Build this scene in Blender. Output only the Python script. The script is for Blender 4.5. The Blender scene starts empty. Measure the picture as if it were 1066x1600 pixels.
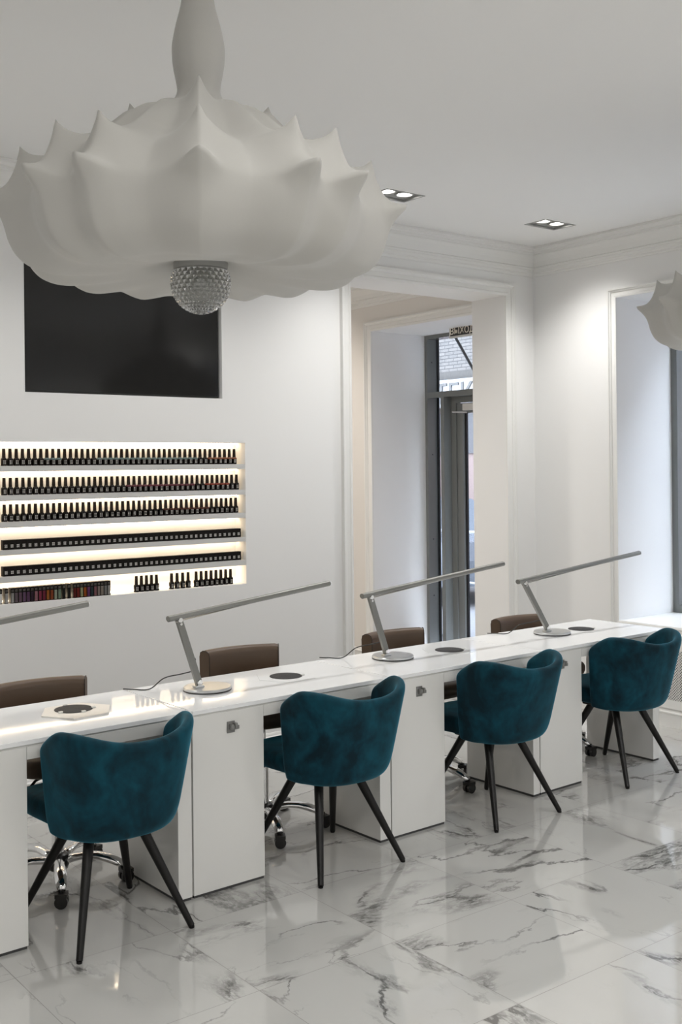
import bpy, bmesh, math, random
from mathutils import Vector, Matrix
random.seed(7)
C = bpy.context.scene.collection
sc = bpy.context.scene
PI = math.pi

# ------------------------------------------------------------------ camera
TH, ROLL, CAM_H = 0.91225, 0.010494, 1.75
fw = Vector((math.cos(TH), math.sin(TH), 0))
rt = Vector((math.sin(TH), -math.cos(TH), 0))
up = Vector((0, 0, 1))
cx = rt * math.cos(ROLL) - up * math.sin(ROLL)
cy = rt * math.sin(ROLL) + up * math.cos(ROLL)
cam = bpy.data.cameras.new('camera')
cam.sensor_fit = 'VERTICAL'; cam.sensor_height = 36.0
cam.lens = 1705.8 * 36 / 1600
cam.shift_y = -70.24 / 1600
cam.clip_start = 0.05; cam.clip_end = 200
co = bpy.data.objects.new('camera', cam); C.objects.link(co)
M = Matrix((cx, cy, -fw)).transposed().to_4x4(); M.translation = (0, 0, CAM_H)
co.matrix_world = M
sc.camera = co

# ------------------------------------------------------------------ world, exposure
sc.view_settings.view_transform = 'Standard'
sc.view_settings.look = 'None'
sc.view_settings.gamma = 1
sc.view_settings.use_curve_mapping = False
sc.view_settings.exposure = 0.10
SPOT_W = 38.0; FRONT_W = 60.0; MID_FILL_W = 9.0; SPOT_COL = (1.0, 0.985, 0.962)
WORLD_S = 11.0; LED_S = 2.8; LED_COL = (1.0, 0.80, 0.56)
w = bpy.data.worlds.new('overcast_sky'); sc.world = w; w.use_nodes = True
bg = w.node_tree.nodes['Background']
bg.inputs[0].default_value = (0.78, 0.86, 1.0, 1); bg.inputs[1].default_value = WORLD_S

# ------------------------------------------------------------------ materials
MATS = {}
def cmat(n, c): return MATS.get(n) or mat(n, c, .35)
def mat(name, col, rough=0.5, metal=0.0, **kw):
    m = bpy.data.materials.new(name); m.use_nodes = True
    b = m.node_tree.nodes['Principled BSDF']
    b.inputs['Base Color'].default_value = (*col, 1)
    b.inputs['Roughness'].default_value = rough
    b.inputs['Metallic'].default_value = metal
    for k, v in kw.items():
        b.inputs[k].default_value = v
    MATS[name] = m
    return m
def nd(m, t, **kw):
    n = m.node_tree.nodes.new(t)
    for k, v in kw.items(): setattr(n, k, v)
    return n
def lk(m, a, b): m.node_tree.links.new(a, b)
def mathn(m, op, a, b=None, c=None, clamp=False):
    n = nd(m, 'ShaderNodeMath', operation=op); n.use_clamp = clamp
    for i, v in enumerate((a, b, c)):
        if v is None: continue
        if isinstance(v, (int, float)): n.inputs[i].default_value = v
        else: lk(m, v, n.inputs[i])
    return n.outputs[0]
def bump_noise(m, scale, strength, dist=0.002, detail=3):
    b = m.node_tree.nodes['Principled BSDF']
    tc = nd(m, 'ShaderNodeTexCoord'); no = nd(m, 'ShaderNodeTexNoise')
    no.inputs['Scale'].default_value = scale; no.inputs['Detail'].default_value = detail
    bu = nd(m, 'ShaderNodeBump'); bu.inputs['Strength'].default_value = strength
    bu.inputs['Distance'].default_value = dist
    lk(m, tc.outputs['Object'], no.inputs['Vector']); lk(m, no.outputs['Fac'], bu.inputs['Height'])
    lk(m, bu.outputs['Normal'], b.inputs['Normal'])
    return no

wall_m = mat('wall_paper_white', (0.84, 0.837, 0.826), 0.75); bump_noise(wall_m, 260, 0.25, 0.001)
warm_wall_m = mat('vestibule_paper', (0.78, 0.75, 0.71), 0.75); bump_noise(warm_wall_m, 260, 0.25, 0.001)
trim_m = mat('trim_white', (0.82, 0.815, 0.79), 0.45)
ceil_m = mat('ceiling_white', (0.89, 0.885, 0.87), 0.9); bump_noise(ceil_m, 60, 0.05)
gloss_m = mat('gloss_lacquer_white', (0.78, 0.775, 0.75), 0.10); gloss_m.node_tree.nodes['Principled BSDF'].inputs['IOR'].default_value = 1.5
top_m = mat('glass_white_top', (0.90, 0.91, 0.915), 0.05)
dark_gap_m = mat('dark_gap', (0.05, 0.05, 0.05), 0.6)
chrome_m = mat('chrome', (0.82, 0.82, 0.82), 0.08, 1.0)
alu_m = mat('brushed_aluminium', (0.25, 0.25, 0.235), 0.42, 0.7)
alu_b_m = mat('satin_aluminium_base', (0.62, 0.63, 0.63), 0.28, 0.9)
black_p = mat('black_plastic', (0.012, 0.011, 0.01), 0.35)
leg_m = mat('black_stained_wood', (0.005, 0.0045, 0.004), 0.36, **{'Specular IOR Level': .3}); bump_noise(leg_m, 40, 0.1)
leather_m = mat('brown_leatherette', (0.098, 0.061, 0.037), 0.45); bump_noise(leather_m, 350, 0.25, 0.0006)
piping_m = mat('dark_brown_piping', (0.02, 0.013, 0.01), 0.5)
tv_m = mat('black_glass_screen', (0.008, 0.008, 0.008), 0.10)
frame_m = mat('grey_aluminium_frame', (0.19, 0.20, 0.195), 0.24, 0.0)
frame_d = mat('dark_gasket', (0.01, 0.01, 0.012), 0.5)
bottle_m = mat('black_glass_bottle', (0.006, 0.004, 0.003), 0.15, **{'Specular IOR Level': .3})
cap_m = mat('bottle_cap_dark_brown', (0.022, 0.012, 0.006), 0.25, **{'Specular IOR Level': .3})
box_m = mat('black_carton', (0.006, 0.0045, 0.0035), 0.45, **{'Specular IOR Level': .15})
mark_m = mat('pale_print', (0.70, 0.68, 0.64), 0.6)
mesh_disk_m = mat('black_filter_mesh', (0.02, 0.02, 0.022), 0.7); bump_noise(mesh_disk_m, 900, 0.6, 0.001)
hexp_m = mat('warm_white_plate', (0.80, 0.77, 0.72), 0.35)
clip_m = mat('clear_plastic_clip', (0.75, 0.75, 0.72), 0.2)
sign_white = mat('sign_frame_grey', (0.68, 0.67, 0.64), 0.5)
sign_dark = mat('sign_dark', (0.035, 0.033, 0.028), 0.4)
sign_txt = mat('sign_letter_beige', (0.85, 0.80, 0.70), 0.5)
can_m = mat('downlight_trim_grey', (0.40, 0.40, 0.39), 0.35, 0.6)
can_in = mat('downlight_inside_dark', (0.05, 0.05, 0.05), 0.5)

def emit(name, col, s):
    m = bpy.data.materials.new(name); m.use_nodes = True; nt = m.node_tree
    nt.nodes.clear(); e = nt.nodes.new('ShaderNodeEmission'); o = nt.nodes.new('ShaderNodeOutputMaterial')
    e.inputs[0].default_value = (*col, 1); e.inputs[1].default_value = s
    nt.links.new(e.outputs[0], o.inputs[0]); return m
led_m = emit('warm_led', LED_COL, LED_S * 4)
lamp_m = emit('downlight_lens', (1.0, 0.97, 0.92), 6.0)

# cocoon fabric of the pendants
cocoon_m = mat('cocoon_fabric', (0.53, 0.52, 0.49), 0.60); 
bump_noise(cocoon_m, 120, 0.08, 0.001)
cocoon_m.node_tree.nodes['Principled BSDF'].inputs['Sheen Weight'].default_value = 0.15

# thin window glass
def thin_glass(name, tint, refl=0.9):
    m = bpy.data.materials.new(name); m.use_nodes = True; nt = m.node_tree; nt.nodes.clear()
    o = nt.nodes.new('ShaderNodeOutputMaterial'); mx = nt.nodes.new('ShaderNodeMixShader')
    t = nt.nodes.new('ShaderNodeBsdfTransparent'); g = nt.nodes.new('ShaderNodeBsdfGlossy')
    lw = nt.nodes.new('ShaderNodeLayerWeight'); pw = nt.nodes.new('ShaderNodeMath'); pw.operation = 'POWER'; pw.inputs[1].default_value = 5.0
    f = nt.nodes.new('ShaderNodeMath'); f.operation = 'MULTIPLY_ADD'; f.inputs[1].default_value = 0.9; f.inputs[2].default_value = 0.035
    nt.links.new(lw.outputs['Facing'], pw.inputs[0]); nt.links.new(pw.outputs[0], f.inputs[0])
    t.inputs[0].default_value = (*tint, 1); g.inputs['Roughness'].default_value = 0.01
    nt.links.new(f.outputs[0], mx.inputs[0]); nt.links.new(t.outputs[0], mx.inputs[1])
    nt.links.new(g.outputs[0], mx.inputs[2]); nt.links.new(mx.outputs[0], o.inputs[0]); return m
pane_m = thin_glass('window_glass', (0.93, 0.95, 0.96))
globe_m = thin_glass('cut_crystal', (0.62, 0.63, 0.61))
for n_ in globe_m.node_tree.nodes:
    if n_.type == 'MATH' and n_.operation == 'MULTIPLY_ADD': n_.inputs[1].default_value = 0.8; n_.inputs[2].default_value = 0.42
    if n_.type == 'MATH' and n_.operation == 'POWER': n_.inputs[1].default_value = 2.2

# velvet
vel_m = mat('teal_velvet', (0.006, 0.06, 0.085), 0.65)
def velvet(m):
    b = m.node_tree.nodes['Principled BSDF']
    tc = nd(m, 'ShaderNodeTexCoord'); mp = nd(m, 'ShaderNodeMapping'); mp.inputs['Scale'].default_value = (1.0, 1.0, 0.75)
    oi = nd(m, 'ShaderNodeObjectInfo')
    va = nd(m, 'ShaderNodeVectorMath', operation='ADD')
    sc_ = nd(m, 'ShaderNodeMath', operation='MULTIPLY'); sc_.inputs[1].default_value = 37.0
    lk(m, oi.outputs['Random'], sc_.inputs[0])
    lk(m, tc.outputs['Object'], mp.inputs['Vector']); lk(m, mp.outputs[0], va.inputs[0]); lk(m, sc_.outputs[0], va.inputs[1])
    n1 = nd(m, 'ShaderNodeTexNoise'); n1.inputs['Scale'].default_value = 5.5; n1.inputs['Detail'].default_value = 4; n1.inputs['Distortion'].default_value = 1.2
    n2 = nd(m, 'ShaderNodeTexNoise'); n2.inputs['Scale'].default_value = 38; n2.inputs['Detail'].default_value = 3
    lk(m, va.outputs[0], n1.inputs['Vector']); lk(m, va.outputs[0], n2.inputs['Vector'])
    s = mathn(m, 'ADD', mathn(m, 'MULTIPLY', n1.outputs['Fac'], 0.8), mathn(m, 'MULTIPLY', n2.outputs['Fac'], 0.2))
    r = nd(m, 'ShaderNodeValToRGB'); e = r.color_ramp.elements
    e[0].position = 0.38; e[0].color = (0.0022, 0.016, 0.024, 1)
    e[1].position = 0.66; e[1].color = (0.005, 0.062, 0.092, 1)
    x = r.color_ramp.elements.new(0.5); x.color = (0.003, 0.034, 0.052, 1)
    lk(m, s, r.inputs[0]); lk(m, r.outputs[0], b.inputs['Base Color'])
    b.inputs['Sheen Weight'].default_value = 0.75; b.inputs['Sheen Roughness'].default_value = 0.32
    b.inputs['Sheen Tint'].default_value = (0.07, 0.42, 0.60, 1)
    b.inputs['Specular IOR Level'].default_value = 0.15
velvet(vel_m)

# marble tiles (world metres, aligned with the room, 606 mm grid)
def marble(name, tile=0.606, x0=2.006, y0=3.069, joints=True):
    m = mat(name, (0.72, 0.71, 0.69), 0.045)
    b = m.node_tree.nodes['Principled BSDF']; b.inputs['IOR'].default_value = 1.8
    g = nd(m, 'ShaderNodeNewGeometry'); sp = nd(m, 'ShaderNodeSeparateXYZ'); lk(m, g.outputs['Position'], sp.inputs[0])
    tx = mathn(m, 'DIVIDE', mathn(m, 'SUBTRACT', sp.outputs[0], x0), tile)
    ty = mathn(m, 'DIVIDE', mathn(m, 'SUBTRACT', sp.outputs[1], y0), tile)
    fx, fy = mathn(m, 'FLOOR', tx), mathn(m, 'FLOOR', ty)
    cb = nd(m, 'ShaderNodeCombineXYZ'); lk(m, fx, cb.inputs[0]); lk(m, fy, cb.inputs[1])
    wn = nd(m, 'ShaderNodeTexWhiteNoise', noise_dimensions='3D'); lk(m, cb.outputs[0], wn.inputs['Vector'])
    off = nd(m, 'ShaderNodeVectorMath', operation='SCALE'); lk(m, wn.outputs['Color'], off.inputs[0]); off.inputs['Scale'].default_value = 30
    ad = nd(m, 'ShaderNodeVectorMath', operation='ADD'); lk(m, g.outputs['Position'], ad.inputs[0]); lk(m, off.outputs[0], ad.inputs[1])
    rot = nd(m, 'ShaderNodeMapping'); rot.inputs['Rotation'].default_value = (0, 0, 0.55); rot.inputs['Scale'].default_value = (0.75, 1.7, 1)
    vr = nd(m, 'ShaderNodeVectorRotate', rotation_type='Z_AXIS'); lk(m, ad.outputs[0], vr.inputs['Vector'])
    lk(m, mathn(m, 'MULTIPLY', mathn(m, 'FLOOR', mathn(m, 'MULTIPLY', wn.outputs['Value'], 4.0)), PI/2), vr.inputs['Angle'])
    lk(m, vr.outputs[0], rot.inputs['Vector'])
    wp = nd(m, 'ShaderNodeTexNoise'); wp.inputs['Scale'].default_value = 3.2; wp.inputs['Detail'].default_value = 7; wp.inputs['Roughness'].default_value = 0.62
    lk(m, rot.outputs[0], wp.inputs['Vector'])
    ws = nd(m, 'ShaderNodeVectorMath', operation='SCALE'); lk(m, wp.outputs['Color'], ws.inputs[0]); ws.inputs['Scale'].default_value = 0.42
    wa = nd(m, 'ShaderNodeVectorMath', operation='ADD'); lk(m, rot.outputs[0], wa.inputs[0]); lk(m, ws.outputs[0], wa.inputs[1])
    def vein(scale, width, seed):
        n = nd(m, 'ShaderNodeTexNoise', noise_dimensions='4D'); n.inputs['Scale'].default_value = scale; n.inputs['Detail'].default_value = 1.5
        n.inputs['W'].default_value = seed
        lk(m, wa.outputs[0], n.inputs['Vector'])
        d = mathn(m, 'ABSOLUTE', mathn(m, 'SUBTRACT', n.outputs['Fac'], 0.5))
        mr = nd(m, 'ShaderNodeMapRange', interpolation_type='SMOOTHSTEP'); lk(m, d, mr.inputs[0])
        mr.inputs[1].default_value = 0; mr.inputs[2].default_value = width; mr.inputs[3].default_value = 1; mr.inputs[4].default_value = 0
        return mr.outputs[0]
    def mask(scale, lo, hi, seed):
        n = nd(m, 'ShaderNodeTexNoise', noise_dimensions='4D'); n.inputs['Scale'].default_value = scale; n.inputs['Detail'].default_value = 2
        n.inputs['W'].default_value = seed
        lk(m, rot.outputs[0], n.inputs['Vector'])
        mr = nd(m, 'ShaderNodeMapRange', interpolation_type='SMOOTHSTEP'); lk(m, n.outputs['Fac'], mr.inputs[0])
        mr.inputs[1].default_value = lo; mr.inputs[2].default_value = hi
        return mr.outputs[0]
    v1 = mathn(m, 'MULTIPLY', vein(1.5, 0.012, 1.0), mask(2.0, 0.42, 0.62, 5.0))
    v2 = mathn(m, 'MULTIPLY', vein(2.6, 0.009, 2.0), mathn(m, 'MULTIPLY', mask(2.4, 0.48, 0.66, 8.0), 0.45))
    v3 = mathn(m, 'MULTIPLY', vein(1.5, 0.065, 1.0), mathn(m, 'MULTIPLY', mask(2.6, 0.50, 0.62, 11.0), 0.85))
    gr = nd(m, 'ShaderNodeTexNoise'); gr.inputs['Scale'].default_value = 26; gr.inputs['Detail'].default_value = 5; lk(m, wa.outputs[0], gr.inputs['Vector'])
    gm = nd(m, 'ShaderNodeMapRange'); lk(m, gr.outputs['Fac'], gm.inputs[0]); gm.inputs[1].default_value = 0.35; gm.inputs[2].default_value = 0.6
    v3 = mathn(m, 'MULTIPLY', v3, gm.outputs[0])
    soft = mathn(m, 'MULTIPLY', mask(1.6, 0.5, 0.75, 21.0), 0.10)
    tot = mathn(m, 'ADD', mathn(m, 'ADD', v1, v2), mathn(m, 'ADD', v3, soft), clamp=True)
    mx = nd(m, 'ShaderNodeMix', data_type='RGBA')
    lk(m, tot, mx.inputs[0]); mx.inputs[6].default_value = (0.53, 0.525, 0.505, 1); mx.inputs[7].default_value = (0.15, 0.147, 0.14, 1)
    out = mx.outputs[2]
    if joints:
        ax = mathn(m, 'ABSOLUTE', mathn(m, 'SUBTRACT', mathn(m, 'SUBTRACT', tx, fx), 0.5))
        ay = mathn(m, 'ABSOLUTE', mathn(m, 'SUBTRACT', mathn(m, 'SUBTRACT', ty, fy), 0.5))
        j = mathn(m, 'GREATER_THAN', mathn(m, 'MAXIMUM', ax, ay), 0.5 - 0.0011 / tile)
        m2 = nd(m, 'ShaderNodeMix', data_type='RGBA'); lk(m, j, m2.inputs[0]); lk(m, out, m2.inputs[6]); m2.inputs[7].default_value = (0.20, 0.19, 0.175, 1)
        lk(m, m2.outputs[2], b.inputs['Base Color'])
        rr = nd(m, 'ShaderNodeMapRange'); lk(m, j, rr.inputs[0]); rr.inputs[3].default_value = 0.045; rr.inputs[4].default_value = 0.6
        lk(m, rr.outputs[0], b.inputs['Roughness'])
    else:
        lk(m, out, b.inputs['Base Color'])
    return m
floor_m = marble('polished_marble_tiles')

# perforated radiator grille: real see-through holes
def grille_mat():
    m = mat('perforated_white_metal', (0.76, 0.75, 0.73), 0.4)
    b = m.node_tree.nodes['Principled BSDF']
    g = nd(m, 'ShaderNodeNewGeometry'); sp = nd(m, 'ShaderNodeSeparateXYZ'); lk(m, g.outputs['Position'], sp.inputs[0])
    P = 0.0185
    u = mathn(m, 'DIVIDE', mathn(m, 'ADD', sp.outputs[1], sp.outputs[2]), P)
    v = mathn(m, 'DIVIDE', mathn(m, 'SUBTRACT', sp.outputs[1], sp.outputs[2]), P)
    au = mathn(m, 'ABSOLUTE', mathn(m, 'SUBTRACT', mathn(m, 'FRACT', u), 0.5))
    av = mathn(m, 'ABSOLUTE', mathn(m, 'SUBTRACT', mathn(m, 'FRACT', v), 0.5))
    h = mathn(m, 'LESS_THAN', mathn(m, 'MAXIMUM', au, av), 0.31)
    lk(m, mathn(m, 'SUBTRACT', 1.0, h), b.inputs['Alpha'])
    return m
grille_m = grille_mat()

# brick across the street
brick_m = mat('pale_brick', (0.5, 0.5, 0.5), 0.9)
bt = nd(brick_m, 'ShaderNodeTexBrick'); g_ = nd(brick_m, 'ShaderNodeNewGeometry')
s_ = nd(brick_m, 'ShaderNodeSeparateXYZ'); c_ = nd(brick_m, 'ShaderNodeCombineXYZ')
lk(brick_m, g_.outputs['Position'], s_.inputs[0]); lk(brick_m, s_.outputs[1], c_.inputs[0]); lk(brick_m, s_.outputs[2], c_.inputs[1])
lk(brick_m, c_.outputs[0], bt.inputs['Vector'])
bt.inputs['Color1'].default_value = (0.118, 0.108, 0.10, 1); bt.inputs['Color2'].default_value = (0.094, 0.088, 0.083, 1); bt.inputs['Mortar'].default_value = (0.035, 0.033, 0.032, 1)
bt.inputs['Scale'].default_value = 1.0; bt.inputs['Brick Width'].default_value = 0.20; bt.inputs['Row Height'].default_value = 0.056; bt.inputs['Mortar Size'].default_value = 0.006
lk(brick_m, bt.outputs[0], brick_m.node_tree.nodes['Principled BSDF'].inputs['Base Color'])
pave_m = mat('grey_paving', (0.15, 0.15, 0.155), 0.9); bump_noise(pave_m, 8, 0.4, 0.02)
ledge_m = mat('weathered_ledge', (0.06, 0.055, 0.05), 0.9)
board_m = mat('white_sign_board', (0.27, 0.275, 0.29), 0.5)
letter_m = mat('grey_letters', (0.06, 0.057, 0.054), 0.6)
awn_m = mat('dark_awning_canvas', (0.022, 0.02, 0.024), 0.8)
car_m = mat('silver_blue_car_paint', (0.17, 0.19, 0.22), 0.25, 0.4)
car_g = mat('car_window_glass', (0.03, 0.035, 0.04), 0.08)
tyre_m = mat('tyre_rubber', (0.02, 0.02, 0.02), 0.8)
steel_m = mat('galvanised_steel', (0.33, 0.35, 0.37), 0.45, 0.6)
pink_m = mat('pinkish_plaster', (0.17, 0.125, 0.115), 0.9)

# ------------------------------------------------------------------ mesh helpers
class MB:
    def __init__(s): s.bm = bmesh.new()
    def box(s, a, b, bev=0.0):
        x0, y0, z0 = [min(p, q) for p, q in zip(a, b)]; x1, y1, z1 = [max(p, q) for p, q in zip(a, b)]
        v = [s.bm.verts.new(p) for p in ((x0,y0,z0),(x1,y0,z0),(x1,y1,z0),(x0,y1,z0),(x0,y0,z1),(x1,y0,z1),(x1,y1,z1),(x0,y1,z1))]
        fs = [s.bm.faces.new([v[i] for i in f]) for f in ((3,2,1,0),(4,5,6,7),(0,1,5,4),(1,2,6,5),(2,3,7,6),(3,0,4,7))]
        if bev:
            es = set(e for f in fs for e in f.edges)
            bmesh.ops.bevel(s.bm, geom=list(es), offset=bev, segments=2, profile=0.5, affect='EDGES')
        return s
    def obox(s, c, ex, ey, ez, sx, sy, sz):
        """oriented box, centre c, axes ex ey ez, full sizes"""
        vs = []
        for k in (-.5, .5):
            for p, q in ((-.5,-.5),(.5,-.5),(.5,.5),(-.5,.5)):
                vs.append(s.bm.verts.new(Vector(c) + ex*sx*p + ey*sy*q + ez*sz*k))
        for f in ((3,2,1,0),(4,5,6,7),(0,1,5,4),(1,2,6,5),(2,3,7,6),(3,0,4,7)): s.bm.faces.new([vs[i] for i in f])
        return s
    def lathe(s, prof, n=24, c=(0,0,0), axis='Z', cap=True):
        rings = []
        for r, z in prof:
            ring = []
            for i in range(n):
                a = 2*PI*i/n; x, y = r*math.cos(a), r*math.sin(a)
                p = {'Z': (x, y, z), 'X': (z, x, y), 'Y': (y, z, x)}[axis]
                ring.append(s.bm.verts.new(Vector(p) + Vector(c)))
            rings.append(ring)
        for a, b in zip(rings, rings[1:]):
            for i in range(n): s.bm.faces.new((a[i], a[(i+1) % n], b[(i+1) % n], b[i]))
        if cap:
            s.bm.faces.new(rings[0][::-1]); s.bm.faces.new(rings[-1])
        return s
    def tube(s, pts, rad, n=10, sx=1.0, sz=1.0):
        pts = [Vector(p) for p in pts]; rads = rad if isinstance(rad, (list, tuple)) else [rad]*len(pts)
        rings = []
        for i, p in enumerate(pts):
            d = (pts[min(i+1, len(pts)-1)] - pts[max(i-1, 0)]).normalized()
            r_ = Vector((0, 0, 1)) if abs(d.z) < 0.95 else Vector((1, 0, 0))
            a = d.cross(r_).normalized(); b = a.cross(d).normalized()
            rings.append([s.bm.verts.new(p + (a*math.cos(t)*sx + b*math.sin(t)*sz) * rads[i]) for t in [2*PI*k/n for k in range(n)]])
        for a, b in zip(rings, rings[1:]):
            for i in range(n): s.bm.faces.new((a[i], a[(i+1) % n], b[(i+1) % n], b[i]))
        s.bm.faces.new(rings[0][::-1]); s.bm.faces.new(rings[-1])
        return s
    def prism(s, pts, z0, z1, axis='Z'):
        def P(x, y, z): return {'Z': (x, y, z), 'X': (z, x, y), 'Y': (x, z, y)}[axis]
        a = [s.bm.verts.new(P(x, y, z0)) for x, y in pts]; b = [s.bm.verts.new(P(x, y, z1)) for x, y in pts]
        n = len(pts)
        for i in range(n): s.bm.faces.new((a[i], a[(i+1) % n], b[(i+1) % n], b[i]))
        s.bm.faces.new(a[::-1]); s.bm.faces.new(b); return s
    def grid(s, P, close_u=False):
        V = [[s.bm.verts.new(p) for p in row] for row in P]
        nu = len(V)
        for i in range(nu if close_u else nu-1):
            for j in range(len(V[0])-1):
                A, B = V[i], V[(i+1) % nu]
                s.bm.faces.new((A[j], B[j], B[j+1], A[j+1]))
        return s
    def sweep(s, prof, frames, close=False, caps=True):
        """prof list of (a,b); frames list of (origin, dirA, dirB)"""
        R = [[s.bm.verts.new(Vector(o) + A*a + B*b) for a, b in prof] for o, A, B in frames]
        n = len(prof)
        k = len(R)
        for i in range(k if close else k-1):
            p, q = R[i], R[(i+1) % k]
            for j in range(n): s.bm.faces.new((p[j], p[(j+1) % n], q[(j+1) % n], q[j]))
        if caps and not close:
            s.bm.faces.new(R[0][::-1]); s.bm.faces.new(R[-1])
        return s
    def build(s, name, m, parent=None, smooth=False, loc=None, rz=None, ang=None):
        bmesh.ops.remove_doubles(s.bm, verts=s.bm.verts, dist=1e-6)
        bmesh.ops.recalc_face_normals(s.bm, faces=s.bm.faces)
        me = bpy.data.meshes.new(name); s.bm.to_mesh(me); s.bm.free()
        me.materials.append(m)
        if smooth:
            for p in me.polygons: p.use_smooth = True
            if ang is not None:
                try: me.set_sharp_from_angle(angle=ang)
                except Exception: pass
        o = bpy.data.objects.new(name, me); C.objects.link(o)
        if parent: o.parent = parent
        if loc is not None: o.location = loc
        if rz is not None: o.rotation_euler = (0, 0, rz)
        return o
SM = dict(smooth=True, ang=math.radians(35))
def tag(o, label, cat, group=None):
    o['label'] = label; o['category'] = cat
    if group: o['group'] = group
    return o
ORD1 = ['', 'first','second','third','fourth','fifth','sixth','seventh','eighth','ninth','tenth','eleventh','twelfth','thirteenth','fourteenth','fifteenth','sixteenth','seventeenth','eighteenth','nineteenth','twentieth']
def ordn(n):
    if n <= 20: return ORD1[n]
    t = {2:('twenty','twentieth'),3:('thirty','thirtieth'),4:('forty','fortieth')}[n//10]
    return t[1] if n % 10 == 0 else t[0]+'-'+ORD1[n % 10]
def struct(o): o['kind'] = 'structure'; return o
def thing(name, label, cat, loc=(0,0,0), rz=0, group=None):
    o = bpy.data.objects.new(name, None); o.empty_display_size = 0.1; C.objects.link(o)
    o.location = loc; o.rotation_euler = (0, 0, rz)
    return tag(o, label, cat, group)
def sempty(name, loc=(0,0,0)):
    o = bpy.data.objects.new(name, None); o.empty_display_size = 0.1; C.objects.link(o); o.location = loc
    return struct(o)
def dup(root, loc=None, rz=None, label=None, group=None):
    r = root.copy(); C.objects.link(r)
    if loc is not None: r.location = loc
    if rz is not None: r.rotation_euler = (0, 0, rz)
    if label: r['label'] = label
    if group: r['group'] = group
    for ch in list(root.children):
        c = ch.copy(); C.objects.link(c); c.parent = r
        for g in list(ch.children):
            d = g.copy(); C.objects.link(d); d.parent = c
    return r
DRZ = 0.02457
xd = Vector((math.cos(DRZ), math.sin(DRZ), 0)); yd = Vector((-math.sin(DRZ), math.cos(DRZ), 0))
def D(a, b, z=0.0): return xd*a + yd*b + Vector((0, 0, z))

# ------------------------------------------------------------------ room shell
XL, XR, YF, YB, CH = -3.0, 6.157, -0.9, 5.58, 3.36
WT = 0.34                       # back wall thickness
def wall_cells(mb, us, zs, holes, make, depth):
    """holes: (u0,u1,z0,z1,hole_depth) ; make(u0,u1,z0,z1,d0,d1)"""
    U = sorted(set(us + [h[0] for h in holes] + [h[1] for h in holes]))
    Z = sorted(set(zs + [h[2] for h in holes] + [h[3] for h in holes]))
    for a, b in zip(U, U[1:]):
        for c, d in zip(Z, Z[1:]):
            um, zm = (a+b)/2, (c+d)/2; d0 = 0.0
            for h in holes:
                if h[0] < um < h[1] and h[2] < zm < h[3]: d0 = h[4]
            if d0 < depth: make(a, b, c, d, d0, depth)
# floor
struct(MB().box((XL-.3, YF-.3, -0.15), (XR+.6, 9.3, 0.0)).build('floor', floor_m))
# ceiling with the downlight cut-outs
LX = [5.60, 4.24, 2.88, 1.52, 0.16, -1.20]; LYs = [4.92, 0.35, 1.72]  # last row is added out of view, dim fill for room and pendants
FX, FY = 0.29, 0.185
lights = [(x, y) for y in LYs for x in LX]
holes = [(x-FX/2, x+FX/2, y-FY/2, y+FY/2, 0.09) for x, y in lights]
mb = MB(); wall_cells(mb, [XL-.3, XR+.3], [YF-.3, YB+.1], holes, lambda a,b,c,d,e,f: mb.box((a,c,CH+e),(b,d,CH+f)), 0.2)
struct(mb.build('ceiling', ceil_m))
# back wall with tv recess, niche and passage
NX0, NX1, NZ0, NZ1 = 1.62, 3.585, 1.051, 1.902
TX0, TX1, TZ0, TZ1 = 2.212, 3.428, 2.165, 2.862
OX0, OX1, OZ = 4.405, 5.850, 2.992
mb = MB(); wall_cells(mb, [XL-.3, XR+.01], [0.0, CH], [(NX0,NX1,NZ0,NZ1,0.12),(TX0,TX1,TZ0,TZ1,0.07),(OX0,OX1,0.0,OZ,9.0)],
    lambda a,b,c,d,e,f: mb.box((a,YB+e,c),(b,YB+f,d)), WT)
struct(mb.build('wall_back', wall_m))
# right (facade) wall: two windows in the salon, door bay in the vestibule
W1 = (3.05, 4.812); W2 = (0.2, 2.0); WZ0, WZ1 = 0.665, 2.904; RX = 6.77; OUT = 6.95
DB = (5.97, 7.49); DZ1 = 2.95
mb = MB(); wall_cells(mb, [YF-.3, 9.3], [0.0, 3.6], [(*W1,WZ0,WZ1,9.0),(*W2,WZ0,WZ1,9.0),(*DB,0.0,DZ1,9.0)],
    lambda a,b,c,d,e,f: mb.box((XR+e,a,c),(XR+f,b,d)), OUT-XR)
struct(mb.build('wall_right', wall_m))
struct(MB().box((XL-.3, YF-.3, 0), (XL, YB+.3, CH)).build('wall_left', wall_m))
struct(MB().box((XL, YF-.3, 0), (XR, YF, CH)).build('wall_front', wall_m))
# vestibule shell
struct(MB().box((3.6, YB+WT, 0), (3.7, 9.3, 3.4)).build('wall_vestibule_left', warm_wall_m))
struct(MB().box((3.7, 9.2, 0), (XR, 9.3, 3.4)).build('wall_vestibule_back', warm_wall_m))
VCH = 3.38
struct(MB().box((3.6, YB+.1, VCH), (XR+.02, 9.3, VCH+.12)).build('ceiling_vestibule', ceil_m))
# thin warm paper on the vestibule side of the facade
mb = MB(); wall_cells(mb, [YB+WT, 9.2], [0.0, VCH], [(*DB,0.0,DZ1,9.0)], lambda a,b,c,d,e,f: mb.box((XR-.003+e,a,c),(XR-.003+f,b,d)), 0.003)
struct(mb.build('wall_vestibule_right', warm_wall_m))

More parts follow.
